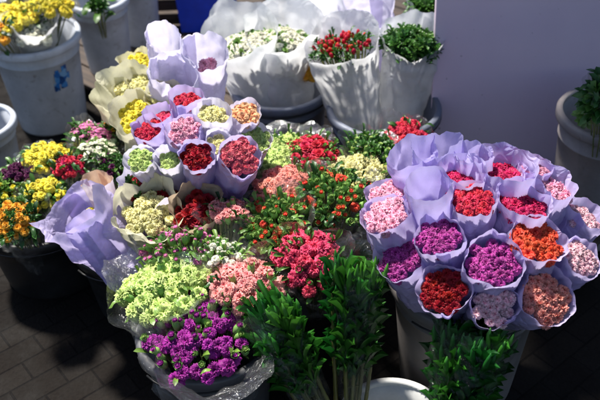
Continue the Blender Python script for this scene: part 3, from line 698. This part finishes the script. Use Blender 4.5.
# ------------------------------------------------------------------ white sleeves at the back
GW = 'white sleeves of flowers in the back buckets'
def sleeve(px, py, z, wd, cc, k, lab, heads, size, **kw):
    T = P(px, py, z); r = W(T, wd)/2; b = fan(cc, T, k, .16)
    kw.pop('wk', {}); wk = dict(rimvar=.045, crumple=.45, flare=.03, oval=.06, peak=.06, power=.7, slant=.10)
    return bunch('wrapped_bouquet', lab, 'bouquet', T, b, r, heads, 'white', 'sleeve', GW, size=size, stems=True, r0=r*.5, wk=wk, **kw)
sleeve(238, 30, .62, 76, c4, .3, 'white sleeve of tiny greenish white flowers, leftmost of the back row', [('bulb', 'white', 5, 1.2), ('shoot', 'leaf_l', 2, .9)], .011, inset=.05, fill=.74, leaf=40, leafmat_='leaf_l', leafsize=.03, dens=.8, wk=dict(flare=.4, peak=.12, rimvar=.1))
sleeve(282, 24, .63, 74, c4, .3, 'white sleeve with small white blooms touching the red berries', [('bulb', 'white', 5, 1.2), ('shoot', 'leaf_l', 2, .9)], .011, inset=.05, fill=.74, leaf=40, leafmat_='leaf_l', leafsize=.03, dens=.8, wk=dict(flare=.3, peak=.1, rimvar=.1))
sleeve(341, 38, .63, 68, c5, .5, 'white sleeve packed with red berries on green stems', [('berry', 'red', 5, 1.0), ('berry', 'orange', 1, 1.), ('shoot', 'leaf', 1.5, 1.1)], .0115, inset=.02, fill=.86, dens=1.4, leaf=120, leafsize=.035, dome=.25, jitter=1.0)
sleeve(413, 34, .63, 62, c5, .5, 'white sleeve of glossy green leaf sprigs beside the violet board', [('shoot', 'leaf', 1, 1.6)], .0125, inset=.02, fill=.88, dens=1.1, leaf=160, leafsize=.04, dome=.25, jitter=1.2)
sleeve(430, -4, .64, 44, (c5.x+.12, c5.y+.35), .35, 'green sprig sleeve cut by the top edge near the board', [('shoot', 'leaf', 1, 1.6)], .0125, inset=.02, fill=.88, dens=1.0, leaf=80, leafsize=.04)
simple(302, 62, .52, 44, 318, 110, 'clear crinkled wrap with a few orange blooms between white sleeves', 'film', [('rose', 'gold', 1, 1)], wrapname='clear_wrap', inset=.06, size=.018, fill=.5, bz=.15, wk=dict(crumple=1.0, peak=.1))

simple(366, 4, .60, 52, 376, 70, 'pale lavender wrap cut by the top edge behind the red berries', 'lav2', group=GW, r0k=.6, bz=.12, wk=dict(rimvar=.04, crumple=.8, peak=.06))
simple(314, 12, .60, 56, 318, 78, 'plain white sleeve standing behind between white blooms and red berries', 'white', group=GW, r0k=.6, bz=.12, wrapname='sleeve', wk=dict(rimvar=.04, crumple=.5, peak=.06))

# ------------------------------------------------------------------ yellow bunches in the left back bucket
GY = 'yellow bunches in the back left bucket'
def yb(px, py, z, wd, heads, lab, wr, **kw):
    T = P(px, py, z); r = W(T, wd)/2; b = fan(c1, T, .3, .22)
    bunch('wrapped_bouquet', lab, 'bouquet', T, b, r, heads, wr, 'sleeve', GY, r0=r*.4, stems=True, leaf=14, leafsize=.05, **kw)
yb(12, 6, .58, 54, [('bulb', 'yellow', 1, 1)], 'bright yellow flowers in a white edged sleeve in the sticker bucket', 'film', size=.022, inset=.03, dome=.2, wk=dict(flare=.3, peak=.1, rimvar=.1))
yb(52, 0, .58, 44, [('carnation', 'yellow', 1, 1)], 'dense yellow flowers in clear film at the right of the sticker bucket', 'film', size=.018, inset=.0, dome=.3, wk=dict(flare=.1, peak=.1))
yb(-4, 30, .52, 34, [('bulb', 'gold', 1, 1), ('bulb', 'yellow', 1, 1)], 'low golden yellow flowers at the left edge of the sticker bucket', 'film', size=.018, inset=.0, dome=.3, wk=dict(flare=.2, peak=.1))
yb(32, 20, .54, 44, [('bulb', 'white', 1, 1)], 'pale sleeve with cream white petals between the yellow bunches', 'white', size=.018, inset=.04, dome=.2, wk=dict(flare=.3, peak=.1))
# sprig in the second bucket
T = P(96, -2, .52); bunch('leafy_bunch', 'dark leafy sprigs drooping over the rim of the scuffed bucket', 'foliage', T, fan(c2, T, .3, .15), .035, [('shoot', 'leaf', 1, 1.5)], size=.014, leaf=16, leafsize=.07, dens=.8, stems=True)
# right edge foliage
T = P(610, 84, .72); bunch('leafy_bunch', 'dark foliage in clear film with yellow-green buds at the right edge', 'foliage', T, fan((c6.x, c6.y), T, .3, .15), W(T, 44)/2, [('shoot', 'leaf', 3, 2.2), ('bud', 'yellow', 1, .9)], 'film_d', 'clear_wrap', size=.016, leaf=110, leafsize=.055, dens=.7, stems=True, inset=.03, dome=.6, wk=dict(start=.3, flare=.2, peak=.2), r0=.05)
T = P(585, 112, .56); bunch('leafy_bunch', 'single pale leaf sprig lying over the taupe bucket rim', 'foliage', T, P(596, 128, .42), .02, [('shoot', 'leaf_l', 1, 1.6)], size=.014, leaf=6, leafmat_='leaf_l', leafsize=.05, dens=1)

# ------------------------------------------------------------------ mixed garden flowers at the left
GM = 'mixed flower bunches at the left side'
mixed = [
 (46, 156, .46, 50, [('bulb', 'yellow', 1, 1.2)], .017, 'frilly bright yellow bunch, topmost on the left side'),
 (68, 166, .45, 34, [('rose', 'red', 2, 1), ('rose', 'crimson', 1, 1)], .015, 'small clutch of red roses beside the frilly yellow bunch'),
 (20, 174, .44, 40, [('carnation', 'plum', 1, 1)], .015, 'dark plum purple flowers left of the yellow bunches'),
 (46, 194, .44, 44, [('bulb', 'yellow', 4, 1.1), ('bud', 'palegreen', 1, 1)], .016, 'lower yellow bunch with greenish buds beside the lavender sheet'),
 (16, 220, .42, 48, [('rose', 'gold', 3, 1.2), ('shoot', 'leaf', 3, 1.4)], .014, 'orange and yellow small flowers lowest at the left edge'),
 (100, 150, .44, 42, [('daisy', 'white', 3, 1), ('shoot', 'leaf_l', 1, 1)], .012, 'small white daisies above the peach lined wrap'),
 (94, 133, .44, 48, [('daisy', 'palemauve', 3, 1.1), ('shoot', 'leaf_l', 1, 1.2)], .012, 'loose pink daisies below the grey bucket'),
 (122, 130, .42, 34, [('rose', 'gold', 2, .9), ('shoot', 'leaf', 2, 1.3)], .012, 'sparse orange and yellow blooms beside the cream wrap'),
 (116, 165, .42, 36, [('rose', 'plum', 2, 1), ('shoot', 'leaf', 3, 1.5)], .013, 'dark foliage with plum flowers under the leftmost tube'),
 (2, 190, .42, 36, [('rose', 'yellow', 2, 1), ('shoot', 'leaf_l', 3, 1.4)], .013, 'thin yellow flowers with long grassy leaves at the left edge'),
]
for (px, py, z, wd, heads, size, lab) in mixed:
    T = P(px, py, z); r = W(T, wd)/2; b = fan(c11, T, .35, .05)
    bunch('mixed_bunch', lab, 'flower bunch', T, b, r, heads, 'film', 'clear_wrap', GM, size=size*.62, dens=.75, leaf=60, leafsize=.045, stems=True, inset=-.01, dome=.5, jitter=.8, wk=dict(flare=.3, peak=.12, crumple=1.2, rimvar=.08), r0=r*.4, leafz=-.01)

# ------------------------------------------------------------------ leafy stems at the bottom
def leafstem_meshes(seed, L):
    rnd = random.Random(seed); st = MB(); pts = []; rr = []
    n = 34
    for i in range(n+1):
        t = i/n; pts.append((.006*math.sin(t*3+seed), .006*math.cos(t*2+seed)-.006, L*t*.9)); rr.append(.0058*(1-.3*t)*(1+.16*(i % 2)))
    tube(st, pts, rr, 8, t=.2)
    lv = MB()
    for i in range(42):
        t = .46+.52*i/42; az = i*2.4
        s = .095*rnd.uniform(.6, 1.15)*(1-.25*(t-.5))
        petal_patch(lv, az, 1.2+.2*t+rnd.uniform(-.12, .1), s, s*.078, .25, 0, 0, (.006*math.sin(t*3+seed), 0, L*t*.9), nu=2, nv=6, cup=1.0, t1=rnd.uniform(0, .5))
    for i in range(4):   # long pointed buds at the tip
        az = i*1.7+seed; a = .12; b = (.012*math.cos(az), .012*math.sin(az), L*.86+.02*rnd.random())
        tube(lv, [b, (b[0]*1.8, b[1]*1.8, b[2]+.025), (b[0]*2.2, b[1]*2.2, b[2]+.05), (b[0]*2.3, b[1]*2.3, b[2]+.068)], [.003, .0065, .0055, .001], 7, t=.6)
    return st.mesh('stem', M['rib']), lv.mesh('leaves', M['leaf_d'])
SM = {}
def stembunch(px, py, z, wd, bpx, bpy, bz, n, lab, seed):
    T = P(px, py, z); b = P(bpx, bpy, bz); r = W(T, wd)/2; ax = T-b; L = ax.length
    e = empty('leafy_stem_bunch', b, ax.to_track_quat('Z', 'Y')); tag(e, lab, 'leafy stems', 'leafy stem bunches at the bottom')
    rnd = random.Random(seed); ms = [leafstem_meshes(seed*5+k, L) for k in range(4)]
    protos = {}
    for i in range(n):
        k = i % 4; rho = math.sqrt((i+.5)/n); a = i*2.4
        if k in protos:
            s = protos[k].copy(); C.objects.link(s); l = protos[k].children[0].copy(); C.objects.link(l); l.parent = s
        else:
            s = link('stem', ms[k][0]); l = link('leaves', ms[k][1], s); protos[k] = s
        s.parent = e; s.location = (r*.5*rho*math.cos(a), r*.5*rho*math.sin(a), rnd.uniform(-.02, .0))
        d = Vector((r*.6*rho*math.cos(a), r*.6*rho*math.sin(a), L)); s.rotation_mode = 'QUATERNION'
        s.rotation_quaternion = d.to_track_quat('Z', 'Y') @ Quaternion((0, 0, 1), rnd.uniform(0, 6.28)); sc_ = rnd.uniform(.88, 1.08); s.scale = (1, 1, sc_)
    link('clear_sleeve', wrap_mesh('clear_sleeve', L*1.04, r*.5, r*1.08, M['film_d'], seed, crumple=.8, rimvar=.05, peak=.05, start=.3, flare=.05), e)
    mb = MB(); tube(mb, [(r*.45*math.cos(t*PI/12), r*.45*math.sin(t*PI/12), L*.38+.002*math.sin(t)) for t in range(25)], .0022, 6, t=.3); mb.build('tie', M['rib'], e)
    return e
stembunch(356, 262, .62, 48, 350, 445, .04, 14, 'upright bunch of dark green leafy stems in the bottom centre', 3)
stembunch(262, 305, .52, 52, 335, 440, .12, 12, 'leafy stem bunch leaning left below the coral flowers', 5)
stembunch(476, 322, .55, 72, 440, 470, .12, 16, 'leafy green stem bunch in front of the dark tube bucket', 8)
